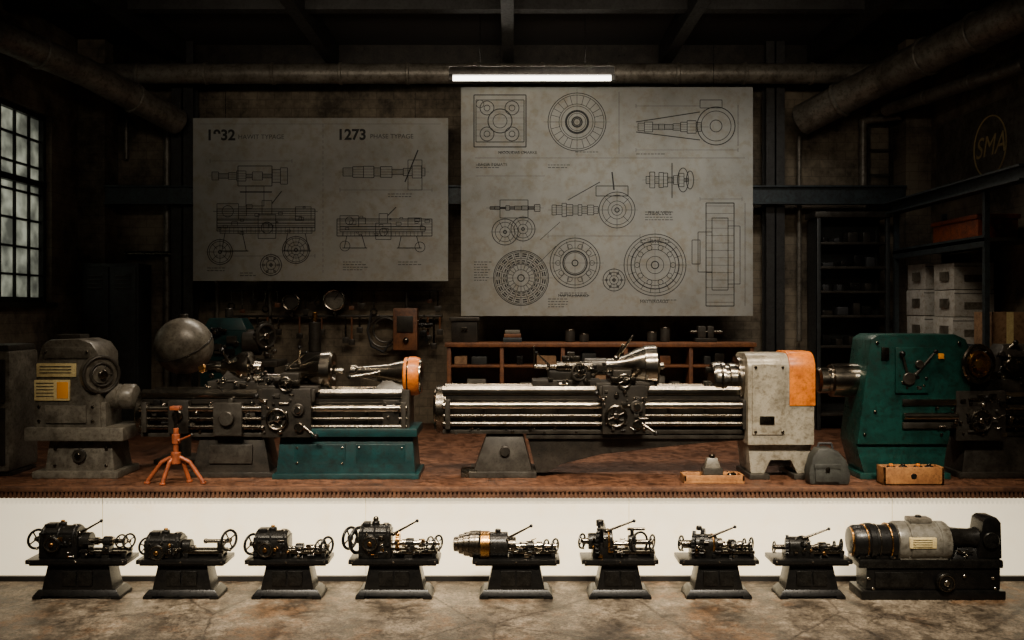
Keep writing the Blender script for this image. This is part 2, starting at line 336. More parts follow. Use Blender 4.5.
# ------------------------------------------------------------ posters
def dim(b,x0,x1,z): b.line(x0,z,x1,z,.3,'ink_soft'); b.line(x0,z-2,x0,z+2,.4,'ink_soft'); b.line(x1,z-2,x1,z+2,.4,'ink_soft')
def tlines(b,x,z,n,w,step=2.6,seed=1):
    R=random.Random(seed)
    for i in range(n):
        xx=x
        while xx<x+w*R.uniform(.75,1):
            l=R.uniform(1.5,4); b.line(xx,z+i*step,xx+l,z+i*step,.75,'ink_soft'); xx+=l+.9
def gearart(b,cx,cz,R,rs,nsp=12,r0=.35,teeth=0):
    for r in rs: b.ring(cx,cz,R*r,.75 if r==1 else .55)
    for i in range(nsp):
        t=2*math.pi*i/nsp; b.line(cx+R*r0*math.cos(t),cz+R*r0*math.sin(t),cx+R*.92*math.cos(t),cz+R*.92*math.sin(t),.5)
    for i in range(teeth):
        t=2*math.pi*i/teeth; b.ring(cx+R*.68*math.cos(t),cz+R*.68*math.sin(t),R*.10,.5,n=10)
    b.line(cx-R*1.15,cz,cx+R*1.15,cz,.3,'ink_soft'); b.line(cx,cz-R*1.15,cx,cz+R*1.15,.3,'ink_soft'); b.ring(cx,cz,R*.12,1.1,n=16)
def latheart(b,x0,x1,z0,z1,seed):
    R=random.Random(seed); h=z1-z0; w=x1-x0
    b.rect(x0,x1,z0+h*.5,z0+h*.62); b.line(x0,z0+h*.56,x1,z0+h*.56); b.rect(x0+w*.03,x1-w*.03,z0+h*.62,z0+h*.72,.5)
    for i in range(22): x=x0+w*(.04+.92*i/21); b.line(x,z0+h*.62,x,z0+h*.72,.35)
    b.rect(x0,x0+w*.22,z0+h*.25,z0+h*.5); b.ring(x0+w*.11,z0+h*.37,h*.09,.6,n=20); b.rect(x1-w*.2,x1-w*.04,z0+h*.3,z0+h*.5)
    b.line(x0-w*.04,z0+h*.37,x1+w*.03,z0+h*.37,.5); b.rect(x0+w*.22,x0+w*.3,z0+h*.3,z0+h*.44)
    b.rect(x0+w*.42,x0+w*.6,z0+h*.42,z0+h*.8); b.rect(x0+w*.46,x0+w*.56,z0+h*.2,z0+h*.42); b.ring(x0+w*.51,z0+h*.63,h*.09,.7,n=20); b.line(x0+w*.56,z0+h*.25,x0+w*.66,z0+h*.05,.9)
    for q in (.08,.72):
        b.line(x0+w*q,z0+h*.72,x0+w*(q-.03),z1,.7); b.line(x0+w*(q+.18),z0+h*.72,x0+w*(q+.22),z1,.7); b.line(x0+w*(q-.05),z1,x0+w*(q+.24),z1,.9)
    for i in range(16):
        x=R.uniform(x0,x1); z=R.uniform(z0+h*.25,z0+h*.7); s_=R.uniform(1,4); b.rect(x,x+s_*1.6,z,z+s_,.5)
def spindleart(b,x0,x1,cz,h,seed,rev=False):
    R=random.Random(seed); n=9; x=x0; w=(x1-x0)
    b.line(x0-4,cz,x1+4,cz,.3,'ink_soft')
    for i in range(n):
        ww=w/n*R.uniform(.7,1.3); hh=h*R.uniform(.25,1)*(.5+.5*(i/n if not rev else 1-i/n)); xe=min(x+ww,x1)
        b.rect(x,xe,cz-hh/2,cz+hh/2,.65)
        for j in range(3): b.line(x,cz-hh/2+hh*(j+1)/4,xe,cz-hh/2+hh*(j+1)/4,.3)
        x=xe
b=B('wall_poster',11.35); b.box(193,448,0,3,118,281,'paper',.3)
b.text('1932',206,140,10.5,bold=.45); b.text('HAWIT TYPAGE',238,139,4.6,'ink_soft'); b.text('1273',337,139.5,10.5,bold=.45); b.text('PHASE TYPAGE',370,138.5,4.6,'ink_soft')
for i in range(28): b.line(323,124+i*5.4,323,127+i*5.4,.35,'ink_soft')
spindleart(b,212,288,176,18,1); b.rect(238,272,166,186,.8); b.rect(246,264,186,206); b.line(240,192,272,192,1.2); dim(b,210,292,161)
latheart(b,217,315,188,251,3); b.rect(217,315,209,231,.8)
for i in range(8): b.line(217,211+i*2.4,315,211+i*2.4,.45)
gearart(b,220,252,12.5,(1,.85,.5),8); gearart(b,271,265,10.5,(1,.8,.45),6,teeth=6); gearart(b,296,250,13.5,(1,.88,.6,.35),10)
tlines(b,207,268,2,20,seed=2); tlines(b,240,273,2,16,seed=5); dim(b,217,315,256)
spindleart(b,343,425,172,20,5); b.line(405,182,418,150,1.2); b.rect(408,422,160,190); dim(b,340,432,190); tlines(b,388,194,2,26,seed=9)
latheart(b,340,425,205,248,8); b.rect(337,432,219,236,.8)
for i in range(5): b.line(337,221+i*3,432,221+i*3,.4)
tlines(b,343,262,4,24,seed=4); tlines(b,398,262,2,24,seed=6); b.ring(345,246,5,.6,n=18); b.ring(420,247,5,.6,n=18)
b.line(200,124,441,124,.25,'ink_soft')
for x in (225,415): b.cyl((x,1.5,118),(x,1.5,92),.3,'iron_black',seg=6)
b.done()
b=B('wall_poster',11.2); b.box(461,753,0,3,87,316,'paper',.3)
b.rect(476,524,100,142,.8); b.ring(480,104,4,.6,n=12)
for sx,sz in ((487,108),(512,108),(487,134),(512,134)): b.ring(sx,sz,7,.8,n=20); b.ring(sx,sz,3,.7,n=12)
b.ring(500,121,12,1.0); b.ring(500,121,7,.7); b.rect(474,526,95,147,1.0)
for i in range(6): b.line(476,106+i*6,524,106+i*6,.3,'ink_soft')
gearart(b,577,122,29,(1,.93,.62,.55,.3),24,.62); b.ring(577,122,11,2.2); b.ring(577,122,5,1.5,n=20)
b.line(619,92,619,154,.4,'ink_soft'); b.line(475,158,745,158,.35,'ink_soft')
spindleart(b,638,705,127,20,13); b.ring(716,126,19,.9); b.ring(716,126,15,.6); b.ring(716,126,6,.7,n=20); b.line(636,122,700,112,.9); b.line(636,132,700,140,.9); b.rect(700,722,100,108); dim(b,636,738,150); dim(b,636,700,106); b.line(738,105,738,146,.4)
tlines(b,499,152,1,28,seed=1); tlines(b,636,154,1,30,seed=2); tlines(b,476,165,2,26,seed=3); tlines(b,548,165,2,24,seed=7); tlines(b,575,152,1,24,seed=17)
spindleart(b,552,600,210,26,21); gearart(b,617,210,18,(1,.82,.5,.3),8,.5); b.line(568,200,600,182,.8); b.rect(596,628,186,196,.8); b.line(612,172,614,190,1.4); dim(b,548,640,236)
spindleart(b,646,694,180,22,31,True); b.ring(683,180,12,.8,asp=.45); b.ring(690,180,9,.8,asp=.4); b.line(672,163,672,198,.9)
gearart(b,505,232,13,(1,.75,.4),6); gearart(b,523,229,12,(1,.75,.4),6); b.rect(500,528,200,218,.7); spindleart(b,490,540,208,8,3)
gearart(b,521,278,27.5,(1,.95,.72,.5,.3),20,.3)
for i in range(20):
    for q in (.55,.63,.8,.88): b.ring(521,278,27.5*q,1.3,n=2,a0=i*18+3,a1=i*18+14)
gearart(b,575,263,25,(1,.88,.6,.42),16,.6,teeth=10); b.ring(575,263,12,1.3)
gearart(b,614,280,11,(1,.7,.4),6,teeth=6); gearart(b,655,265,31,(1,.9,.66,.5,.28),18,.66,teeth=0); b.ring(655,265,24,1.1)
for i in range(10):
    t=2*math.pi*i/10; b.ring(655+18*math.cos(t),265+18*math.sin(t),2.6,.6,n=10)
b.rect(706,734,203,306,.9); b.rect(712,728,218,290,.7); b.rect(698,712,232,272,.7); b.rect(692,700,240,264,.7); b.rect(728,740,226,284,.6)
for i in range(14): b.line(706,206+i*7.4,734,206+i*7.4,.3)
dim(b,700,742,199); b.line(745,203,745,306,.4); tlines(b,474,262,8,16,seed=12); tlines(b,560,293,2,34,seed=13); tlines(b,548,299,4,20,seed=14); tlines(b,640,300,1,38,seed=15); tlines(b,645,212,4,28,seed=16); tlines(b,640,240,2,36,seed=18)
b.line(540,240,560,222,.5); b.line(540,262,556,246,.5); b.line(476,176,545,176,.3,'ink_soft')
for t,x,z in (('NICOLIDAS CHARKE',498,154),('BAGIR TOUATS',478,166),('MAPTAL BARKD',558,297),('MATTEROAUD',640,303),('FEILAL VIEW',648,214)): b.text(t,x,z,3.0,'ink')
for x in (500,714): b.cyl((x,1.5,87),(x,1.5,40),.3,'iron_black',seg=6)
b.done()
w=W('wall_sign'); w.box(5.35,5.395,8.9,11.35,3.72,4.62,'duct',.01)
w.torus((5.345,10.07,4.14),(1,0,0),.34,.008,'label_cream',40,6)
c=bpy.data.curves.new('sign_lettering','FONT'); c.body='SMA'; c.size=.33; c.shear=.3; c.align_x='CENTER'; o=bpy.data.objects.new('sign_lettering',c); sc.collection.objects.link(o); c.materials.append(MATS['label_cream'])
o.location=(5.345,10.07,4.04); o.rotation_euler=(math.radians(90),0,math.radians(-90)); w.kids.append(o); w.done()
# ------------------------------------------------------------ background furniture
b=B('metal_locker',11.55); b.box(90,146,-18,14,264,b.base,'locker_paint'); b.box(92,117,-20,-17,268,b.base-6,'locker_paint'); b.box(119,144,-20,-17,268,b.base-6,'locker_paint')
for i in range(4): b.box(97,112,-21,-19,276+i*4,278+i*4,'iron_mid'); b.box(124,139,-21,-19,276+i*4,278+i*4,'iron_mid')
b.box(114,116,-22,-19,335,345,'steel_dark'); b.done()
b=B('metal_shelving_unit',11.5)
for x in (812,880):
    for y in (-13,13): b.box(x,x+4,y-2,y+2,214,b.base,'locker_paint')
b.box(812,884,12,14,216,b.base,'locker_paint',0); b.box(810,886,-16,16,213,219,'iron_mid')
for i,z in enumerate((243,267,291,315,345,380,412)): b.box(814,882,-14,12,z,z+2.5,'iron_mid')
b.box(812,816,-14,14,218,b.base,'locker_paint',0)
R=random.Random(4)
for z in (243,267,291,315,345):
    x=820
    while x<870:
        ww=R.uniform(5,11); hh=R.uniform(4,12); b.box(x,x+ww,-8,8,z-hh,z,R.choice(['iron','iron_black','rubber'])); x+=ww+R.uniform(1,9)
b.done()
b=B('wooden_workbench',11.2)
b.box(446,752,-18,20,342,346.5,'wood')
for x in (448,500,560,622,686,746): b.box(x,x+4,-16,18,346.5,b.base,'wood')
for z in (364,388,418): b.box(450,748,-15,18,z,z+2.5,'wood')
b.box(450,748,17,19,346.5,b.base,'wood',0)
R=random.Random(9)
for z in (364,388,418):
    x=455
    while x<740:
        ww=R.uniform(6,20); hh=R.uniform(5,14)
        if not any(abs(x+ww/2-q)<ww/2+4 for q in (450,502,562,624,688,748)): b.box(x,x+ww,-10,8,z-hh,z,R.choice(['iron','cardboard','wood','locker_paint','grey_paint','iron_black']))
        x+=ww+R.uniform(2,14)
b.done()
zt=CZ+(HY-342)*11.2/F
b=B('tool_crate',11.2,zt); b.box(452,478,-10,10,320,341.9,'iron'); b.box(450,480,-12,12,317,321,'iron_mid'); b.box(462,468,-12,-10,327,331,'steel_dark'); b.done()
b=B('book_stack',11.2,zt); b.box(503,522,-8,8,337.5,341.9,'blue_steel'); b.box(504,521,-7,8,333.5,337.5,'wood'); b.box(505,520,-7,7,330,333.5,'grey_paint'); b.done()
b=B('bench_vise',11.2,zt); b.box(694,716,-6,6,338,341.9,'iron'); b.box(697,705,-5,5,326,338,'iron_mid'); b.box(707,713,-5,5,326,338,'iron_mid'); b.cyl((690,0,332),(722,0,332),1.8,'steel_dark',seg=10); b.cyl((690,-6,332),(690,6,332),.9,'steel_dark',seg=8); b.done()
for x,h in ((570,12),(584,8),(652,10),(665,14)):
    b=B('parts_tin',11.2,zt); b.cyl((x,0,341.9),(x,0,341.9-h),5,'iron_mid',seg=16); b.torus((x,0,341.9-h),(0,0,1),4.8,.5,'steel_dark'); b.done()
b=B('milling_machine',10.6)
b.box(200,276,-16,22,395,b.base,'iron'); b.box(192,282,-20,24,360,366,'iron_mid'); b.box(205,270,-14,18,366,395,'teal_paint')
b.box(206,250,-12,18,330,360,'teal_paint'); b.frus((206,250,-12,18),(212,244,-8,14),330,318,'teal_paint'); b.cyl((246,-4,342),(262,-4,342),13,'iron_mid'); b.gear((266,-4,336),(1,-.5,0),15,4,'iron_mid',20); b.wheel((268,-8,336),(1,-.7,0),13,'iron_mid')
b.cyl((186,0,346),(206,0,346),8,'iron_mid'); b.clutter(210,246,330,358,-12,16,3,4); b.cyl((228,4,318),(228,4,308),4,'iron_mid'); b.clutter(254,280,345,360,-8,8,5,3); b.done()
b=B('wall_tool_rail',11.85,CZ+(HY-318)*11.85/F); b.box(225,442,-1,5,315,317.5,'iron_mid'); b.box(225,442,-1,4,290,291.5,'iron_mid')
for i,(x,l) in enumerate(((232,16),(240,24),(249,12),(258,20),(268,28),(279,14),(300,18),(312,26),(322,14),(346,22),(352,24),(360,12),(428,20),(434,28),(440,14))):
    m_='steel_dark' if i%2 else 'wood'; b.cyl((x,-2,317),(x,-2,317+l),1.0,m_,seg=8); b.box(x-3,x+3,-4,0,317+l-2,317+l+4,'iron_mid')
for i,x in enumerate((232,243,254,266,278,306,318,352,362,374,430,438)):
    l=(12,18,8,15)[i%4]; b.cyl((x,-2,291),(x,-2,291+l),.8,'steel_dark',seg=8)
    if i%3==0: b.torus((x,-2,291+l+3),(0,1,0),3,.8,'steel_dark',16,6)
    elif i%3==1: b.box(x-2.5,x+2.5,-3,-1,291+l,291+l+4,'wood')
    else: b.prism([(x-4,291+l),(x+4,291+l),(x+2,291+l+6),(x-2,291+l+6)],-3,-1,'iron_mid',.3)
b.tube([(372,-3,312),(368,-3,330),(372,-3,346),(384,-3,352),(392,-3,340)],1.2,'rubber')
b.torus((384,-3,332),(0,1,0),15,1.1,'iron_mid'); b.torus((386,-4,330),(0,1,0),12,1.0,'iron_mid')
b.done()
b=B('pressure_gauge',11.75,CZ+(HY-312)*11.75/F); b.cyl((335,4,300),(335,-4,300),11,'grey_paint',seg=32); b.torus((335,-4,300),(0,1,0),10,1.3,'steel'); b.line(335,300,340,293,1,'ink',-4.6); b.cyl((335,0,311),(335,0,318),2,'steel_dark'); b.done()
b=B('pressure_gauge',11.75,CZ+(HY-312)*11.75/F); b.cyl((292,4,302),(292,-4,302),9,'iron_mid',seg=32); b.torus((292,-4,302),(0,1,0),8,1.3,'steel_dark'); b.cyl((292,0,311),(292,0,318),2,'steel_dark'); b.done()
b=B('switch_box',11.75,CZ+(HY-352)*11.75/F); b.box(394,418,-8,6,308,350,'wood'); b.box(398,414,-9.5,-8,316,332,'iron'); b.cyl((407,-2,308),(407,-2,290),1.4,'iron_mid'); b.sph((407,-10,340),3,'steel_dark'); b.clutter(418,430,320,345,0,8,2,4); b.done()
b=B('stacked_oil_can',11.4)
b.box(300,330,-10,10,352,b.base,'iron'); b.cyl((315,0,352),(315,0,322),6,'iron_mid'); b.cyl((315,0,322),(315,0,312),2.5,'brass'); b.done()
w=W('storage_rack')
for x in (4.74,5.33):
    for y in (9.0,11.1): w.box(x-.025,x+.025,y-.025,y+.025,PZ,3.49,'blue_steel')
for z in (1.90,3.0):
    w.box(4.71,5.37,8.98,11.13,z,z+.035,'iron_mid'); w.box(4.71,4.75,8.98,11.13,z-.06,z+.06,'blue_steel')
w.box(4.71,5.37,11.09,11.13,1.3,1.34,'blue_steel'); w.done()
ibeam('crane_rail_beam',(4.70,8.2,3.57),(4.70,11.15,3.57),.15,.16,'blue_steel')
for (y0,y1,hh) in ((10.55,11.02,.31),(9.85,10.32,.30)):
    w=W('stack_of_white_boxes')
    for i in range(3):
        z=1.936+i*hh; dx=random.uniform(-.015,.015); w.box(4.84+dx,5.28+dx,y0,y1,z,z+hh-.008,'white_box',.008); w.box(4.95,5.17,y0-.003,y0,z+.08,z+.16,'grey_paint'); w.box(4.82,4.826,y0+.1,y0+.3,z+.1,z+.2,'grey_paint')
        w.box(4.84+dx,5.28+dx,y0-.002,y0+.001,z+hh-.05,z+hh-.04,'paper_edge')
    w.done()
w=W('cardboard_box'); w.box(4.85,5.22,9.1,9.45,1.936,2.29,'cardboard',.006); w.box(5.0,5.07,9.097,9.1,1.936,2.29,'label_cream'); w.done()
w=W('orange_toolbox'); w.box(4.84,5.26,9.35,10.35,3.036,3.26,'rust_orange',.01); w.box(4.82,5.28,9.33,10.37,3.26,3.31,'rust_orange',.01); w.box(5.0,5.1,9.31,9.33,3.14,3.2,'steel_dark'); w.done()
# ------------------------------------------------------------ main machines
D=8.3
def bed(b,x0,x1,zt=389,back=20,fy=-20):
    b.box(x0,x1,fy,fy+9,zt,zt+5,'steel'); b.prismx([(fy+2,zt),(fy+7,zt),(fy+4.5,zt-3)],x0,x1,'steel',0)
    b.box(x0,x1,back-9,back,zt,zt+5,'steel'); b.prismx([(back-7,zt),(back-2,zt),(back-4.5,zt-3)],x0,x1,'steel',0)
    b.box(x0+1,x1-1,fy+2,back-2,zt+5,zt+11,'iron'); b.box(x0+1,x1-1,fy+4,back-4,zt+11,zt+42,'iron')
    n=int((x1-x0)/34)
    for i in range(n+1):
        x=x0+4+(x1-x0-8)*i/max(n,1); b.box(x-1.5,x+1.5,fy+2,fy+5,zt+11,zt+40,'iron_mid')
    b.cyl((x0,fy-3,zt+15),(x1,fy-3,zt+15),3.6,'steel',seg=28); b.cyl((x0,fy-2,zt+25),(x1,fy-2,zt+25),1.8,'steel_dark',seg=14); b.cyl((x0,fy-3,zt+33),(x1,fy-3,zt+33),2.6,'steel_dark',seg=24); b.box(x0,x1,fy-1,fy+4,zt+39,zt+43,'iron_mid')
    for x in (x0+3,x1-6): b.box(x,x+5,fy-7,fy+4,zt+9,zt+38,'iron_mid')
def carriage(b,cx,zt=389,seed=1,w=27):
    b.box(cx-w,cx+w,-26,24,zt-7,zt-.5,'iron_mid'); b.box(cx-w*.8,cx+w*.8,-32,-24,zt-5,zt+42,'iron'); b.box(cx-w*.9,cx+w*.9,-29,-25,zt-4,zt+8,'iron_mid')
    b.wheel((cx-8,-35,zt+24),(0,-1,0),11,'steel_dark'); b.cyl((cx-8,-32,zt+24),(cx-8,-36,zt+24),3,'steel')
    b.cyl((cx+12,-32,zt+15),(cx+12,-36,zt+15),6,'iron_mid'); b.cyl((cx+12,-36,zt+15),(cx+12,-38,zt+15),3.4,'steel'); b.cyl((cx+13,-32,zt+32),(cx+13,-36,zt+32),4.5,'steel_dark')
    b.lever((cx+18,-33,zt+32),(cx+30,-38,zt+40),1,'steel'); b.lever((cx-20,-33,zt+8),(cx-27,-38,zt+2),1,'steel'); b.clutter(cx-w*.75,cx+w*.75,zt-2,zt+38,-32,22,seed,2.4)
    b.box(cx-12,cx+12,-30,22,zt-13,zt-7,'steel_dark'); b.box(cx-9,cx+9,-18,14,zt-19,zt-13,'iron_mid'); b.cyl((cx,-30,zt-10),(cx,-36,zt-10),1.6,'steel'); b.wheel((cx,-36,zt-10),(0,-1,0),7,'steel_dark')
def bell(b,x0,x1,cz,r0,r1,m='steel',y=0):
    L=abs(x1-x0)
    b.rev((x0,y,cz),(x1,y,cz),[(0,r0*.8),(1,r0),(L*.3,r0*1.15),(L*.45,r1*.55),(L*.62,r1*.8),(L*.75,r1*.9),(L*.76,r1*.96),(L*.96,r1),(L,r1*.92),(L,r1*.5),(L*.9,r1*.3)],m,32)
# --- lathe 1
b=B('metal_lathe',D)
bed(b,149,410,391)
b.cyl((144,0,412),(152,0,412),23,'steel_dark',seg=32); b.torus((144,0,412),(1,0,0),19,2,'steel'); b.cyl((141,0,412),(145,0,412),8,'iron_mid')
b.frus((198,276,-20,20),(206,268,-16,16),b.base,432,'iron'); b.box(194,280,-22,22,b.base-5,b.base,'iron'); b.box(216,258,-21,-17,442,460,'iron_mid')
b.frus((283,418,-26,24),(286,415,-22,22),b.base-4,432,'teal_paint'); b.box(281,420,-29,27,425,433,'teal_paint'); b.box(280,422,-31,28,b.base-5,b.base,'teal_paint'); b.box(300,350,-25,-22.5,441,462,'teal_paint'); b.box(360,408,-25,-22.5,441,462,'teal_paint')
b.bolts([(303,444),(347,444),(303,459),(347,459),(363,444),(405,444)],-25,1)
carriage(b,294,391,11,30)
b.clutter(158,262,398,430,-21,40,21,3.2); b.box(178,198,-27,-18,398,430,'iron'); b.box(222,250,-28,-18,400,432,'iron_mid'); b.cyl((236,-28,415),(236,-33,415),7,'iron_mid'); b.cyl((188,-27,412),(188,-31,412),5,'steel_dark')
b.box(212,262,-14,14,380,391,'iron_mid'); b.frus((222,256,-11,11),(230,252,-9,9),381,370,'iron_mid')
b.rev((204,0,367),(262,0,367),[(0,1.5),(2,2.5),(12,3),(13,5),(18,5),(19,8),(26,9),(34,13),(38,15),(47,15.5),(49,13),(51,6),(58,5)],'steel',32); b.clutter(214,258,372,388,-13,18,5,2.6); b.lever((232,-9,362),(226,-13,350),.9)
b.cyl((200,0,370),(206,0,367),4,'brass')
b.box(262,284,-12,12,376,392,'iron_mid'); b.cyl((256,-6,378),(290,-6,378),4.5,'steel'); b.clutter(258,290,368,388,-12,16,8,3); b.lever((300,-6,362),(303,-14,347),1.1,'steel',2); b.lever((290,-10,366),(310,-16,352),1.0,'steel',1.6)
bell(b,286,334,371,7,20); b.torus((331,0,371),(1,0,0),17,2,'steel_dark'); b.box(300,330,-12,12,384,392,'iron_mid'); b.cyl((334,0,371),(344,0,371),3,'steel')
b.rev((350,0,371),(408,0,375),[(0,3),(1,6),(6,6.5),(8,5),(20,7),(38,10),(50,14),(56,15.5)],'steel',32); b.rev((404,0,376),(421,0,376),[(0,15),(1,18.5),(6,19.5),(12,19.5),(16,18),(16.5,12)],'orange_paint',32); b.cyl((413,0,376),(422,0,376),17,'steel'); b.torus((409,0,376),(1,0,0),18,1.6,'steel')
b.frus((372,412,-14,14),(384,408,-10,10),391,380,'iron_mid'); b.lever((380,-8,372),(352,-14,376),1.2,'steel',2.2); b.box(404,412,-22,20,388,428,'iron_mid'); b.box(386,402,-24,-18,398,424,'iron'); b.clutter(388,408,398,424,-24,10,31,2.4)
b.clutter(330,372,428,432,-21,6,9,2); b.done()
b=B('spherical_pressure_tank',9.0); b.sph((184,0,346),28.5,'grey_paint',40); b.torus((184,0,346),(.3,.5,1),28.6,.8,'iron'); b.cyl((184,0,372),(184,0,b.base-4),7,'iron'); b.box(162,206,-22,22,b.base-5,b.base,'iron'); b.cyl((184,0,319),(184,0,314),4,'iron_mid'); b.done()
b=B('tripod_jack_stand',7.83)
b.cyl((176,0,428),(176,0,456),2.6,'rust_orange'); b.cyl((176,0,409),(176,0,430),1.6,'steel_dark'); b.box(171,181,-4,4,406,410,'rust_orange'); b.cyl((176,0,434),(176,0,444),4.0,'rust_orange'); b.cyl((176,0,452),(176,0,464),5,'rust_orange')
for dx,dy in ((-28,-2),(28,-2),(-10,-9),(11,7)):
    b.tube([(176,0,455),(176+dx*.5,dy*.5,462),(176+dx,dy,b.base-2)],2.1,'rust_orange'); b.cyl((176+dx,dy,b.base-2.5),(176+dx,dy,b.base),3,'rust_orange')
b.lever((180,-3,440),(194,-6,434),1,'rust_orange',1.6,'iron'); b.done()
# --- left headstock machine
b=B('grinding_machine_headstock',D); b.ox=12
b.prism([(34,426),(37,362),(42,344),(50,339),(78,338),(90,342),(97,352),(100,426)],-24,22,'grey_paint',2.5); b.box(28,124,-30,26,424,437,'grey_paint',1.5); b.frus((44,112,-22,20),(48,108,-20,18),b.base-6,437,'grey_paint'); b.box(34,118,-27,24,b.base-7,b.base,'grey_paint',1.5)
b.box(44,90,-25,-23,346,357,'grey_paint',.8); b.bolts([(47,351),(87,351)],-25,1.2,'steel_dark'); b.box(50,74,-12,8,334,339,'iron_mid')
b.box(95,104,-22,14,400,425,'grey_paint',1)
b.ox=0
b.cyl((96,-10,373),(112,-22,373),9,'grey_paint',seg=24); b.cyl((106,-17,373),(111,-21,373),19,'grey_paint',seg=40); b.torus((111,-21,373),(.7,-.6,0),17.3,1.8,'iron_mid',40); b.torus((112,-22,373),(.7,-.6,0),11,1,'iron_mid',32); b.cyl((111,-21,373),(115,-24,373),4.5,'steel_dark')
for i in range(6):
    t=math.pi*i/3; b.cyl((111,-22,373),(111+.65*12*math.cos(t),-21-.3+.75*12*math.cos(t),373+12*math.sin(t)),1,'iron_mid',seg=8)
b.rev((100,-4,396),(140,-4,396),[(0,11),(12,11),(13,12.5),(22,12.5),(23,11),(25,11),(26,12.5),(36,12.5),(38,11),(39,6)],'grey_paint',32); b.torus((137,-4,396),(1,0,0),10,1.2,'steel_dark')
b.ox=12
b.box(36,70,-26,-24,378,398,'label_cream',.2); b.box(38,76,-25.6,-24,362,375,'label_cream',.2); b.box(58,69,-26.3,-24,380,396,'label_orange',.2)
for i in range(5): b.line(38,381+i*3.2,55,381+i*3.2,.8,'ink',-26.3)
for i in range(3): b.line(41,365+i*3,72,365+i*3,.9,'ink',-25.9)
b.bolts([(40,404),(92,404),(40,418),(92,418)],-24,1.6,'steel_dark'); b.box(46,86,-26,-23,403,420,'grey_paint',.8); b.cyl((78,-20,452),(78,-25,452),6.5,'iron_mid'); b.cyl((78,-25,452),(78,-27,452),3,'steel_dark'); b.bolts([(54,445),(104,445),(54,462),(104,462)],-21,1.6,'steel_dark')
b.done()
b=B('control_cabinet',D+.1); b.box(-18,24,-26,28,350,b.base-4,'grey_paint',4); b.box(-16,22,-24,26,344,351,'iron_mid',2); b.box(-14,20,-28,-25,358,400,'iron',1); b.box(-14,20,-28,-25,405,460,'iron',1); b.box(-18,24,-22,24,b.base-4,b.base,'iron'); b.done()
# --- lathe 2
b=B('metal_lathe',D)
bed(b,444,742,388); b.cyl((437,0,409),(446,0,409),24,'steel_dark',seg=36); b.torus((437,0,409),(1,0,0),20,2.2,'steel'); b.torus((446,0,409),(1,0,0),22,1.6,'steel'); b.cyl((434,0,409),(438,0,409),9,'iron_mid')
b.frus((474,532,-22,22),(488,522,-16,16),b.base-5,430,'iron_mid'); b.box(462,478,-22,-6,b.base-8,b.base,'steel_dark'); b.box(470,536,-24,24,b.base-6,b.base,'iron_mid'); b.cyl((505,-18,448),(505,-23,448),5,'iron')
b.prism([(526,430),(742,430),(742,438),(700,441),(650,446),(600,452),(560,462),(546,470),(536,470)],-15,15,'iron',1)
b.prism([(526,432),(742,432),(742,436),(526,436)],-19,19,'iron_mid',.5)
carriage(b,620,388,17,26); b.clutter(596,645,392,426,-32,20,77,2.6)
b.clutter(455,590,425,430,-21,10,41,2)
b.box(532,600,-14,14,379,388,'iron_mid'); b.box(548,590,-10,10,371,380,'iron'); b.cyl((534,-8,366),(566,-8,366),2.2,'steel'); b.cyl((556,-6,366),(592,-6,366),5,'steel_dark'); b.cyl((584,0,366),(606,0,366),8,'iron_mid')
b.tube([(534,-8,346),(534,-8,366)],1,'steel'); b.lever((550,-10,366),(536,-16,352),1,'steel',1.6); b.cyl((571,0,371),(571,0,352),4,'iron_mid'); b.box(562,580,-8,8,356,364,'steel_dark'); b.clutter(545,604,362,386,-13,26,23,3); b.wheel((578,-16,371),(.4,-1,0),9,'iron_mid')
bell(b,600,657,366,7,21); b.torus((653,0,366),(1,0,0),18,2,'steel_dark'); b.box(612,652,-14,14,380,388,'iron_mid'); b.cyl((657,0,366),(664,0,366),3.5,'steel')
b.lever((616,-4,358),(622,-8,345),1.5,'steel',2,'steel'); b.cyl((620,-7,352),(632,-10,335),1.4,'steel',1)
def arch(y0,y1,z0,z1,r):
    pts=[(y0,z0)]
    for i in range(7):
        t=math.pi/2*i/6; pts.append((y0+r-r*math.cos(t),z1+r-r*math.sin(t)))
    for i in range(7):
        t=math.pi/2*i/6; pts.append((y1-r+r*math.sin(t),z1+r-r*math.cos(t)))
    pts.append((y1,z0)); return pts
b.ox=-9
b.prismx(arch(-34,20,440,352,16),748,812,'light_paint',1.2); b.prismx(arch(-35.2,21,402,350.5,16.5),788,812.6,'orange_paint',.5)
b.box(752,784,-35.5,-33,362,430,'light_paint',1); b.prism([(750,440),(812,440),(808,b.base-5),(798,b.base-5),(792,456),(772,456),(766,b.base-5),(753,b.base-5)],-26,18,'light_paint',1)
b.box(750,770,-32,20,b.base-5,b.base,'iron_mid'); b.box(793,812,-32,20,b.base-5,b.base,'iron_mid'); b.box(768,794,-18,14,456,463,'iron')
b.bolts([(755,365),(781,365),(755,427),(781,427)],-35.5,1.4,'steel_dark'); b.box(759,773,-36.5,-35,412,420,'steel_dark',.2)
b.ox=0
b.rev((742,0,380),(709,0,380),[(0,22),(2,24),(7,24),(8,17),(14,17),(15,15),(18,15),(19,18),(29,18),(31,16.5),(32,9)],'steel',36); b.torus((719,0,380),(1,0,0),17.5,1.6,'steel_dark')
for i in range(3):
    t=2*math.pi*i/3+.5; b.box(705,713,math.cos(t)*10-3,math.cos(t)*10+3,380+math.sin(t)*10-3,380+math.sin(t)*10+3,'steel_dark')
b.cyl((802,0,378),(809,0,378),12,'steel'); b.done()
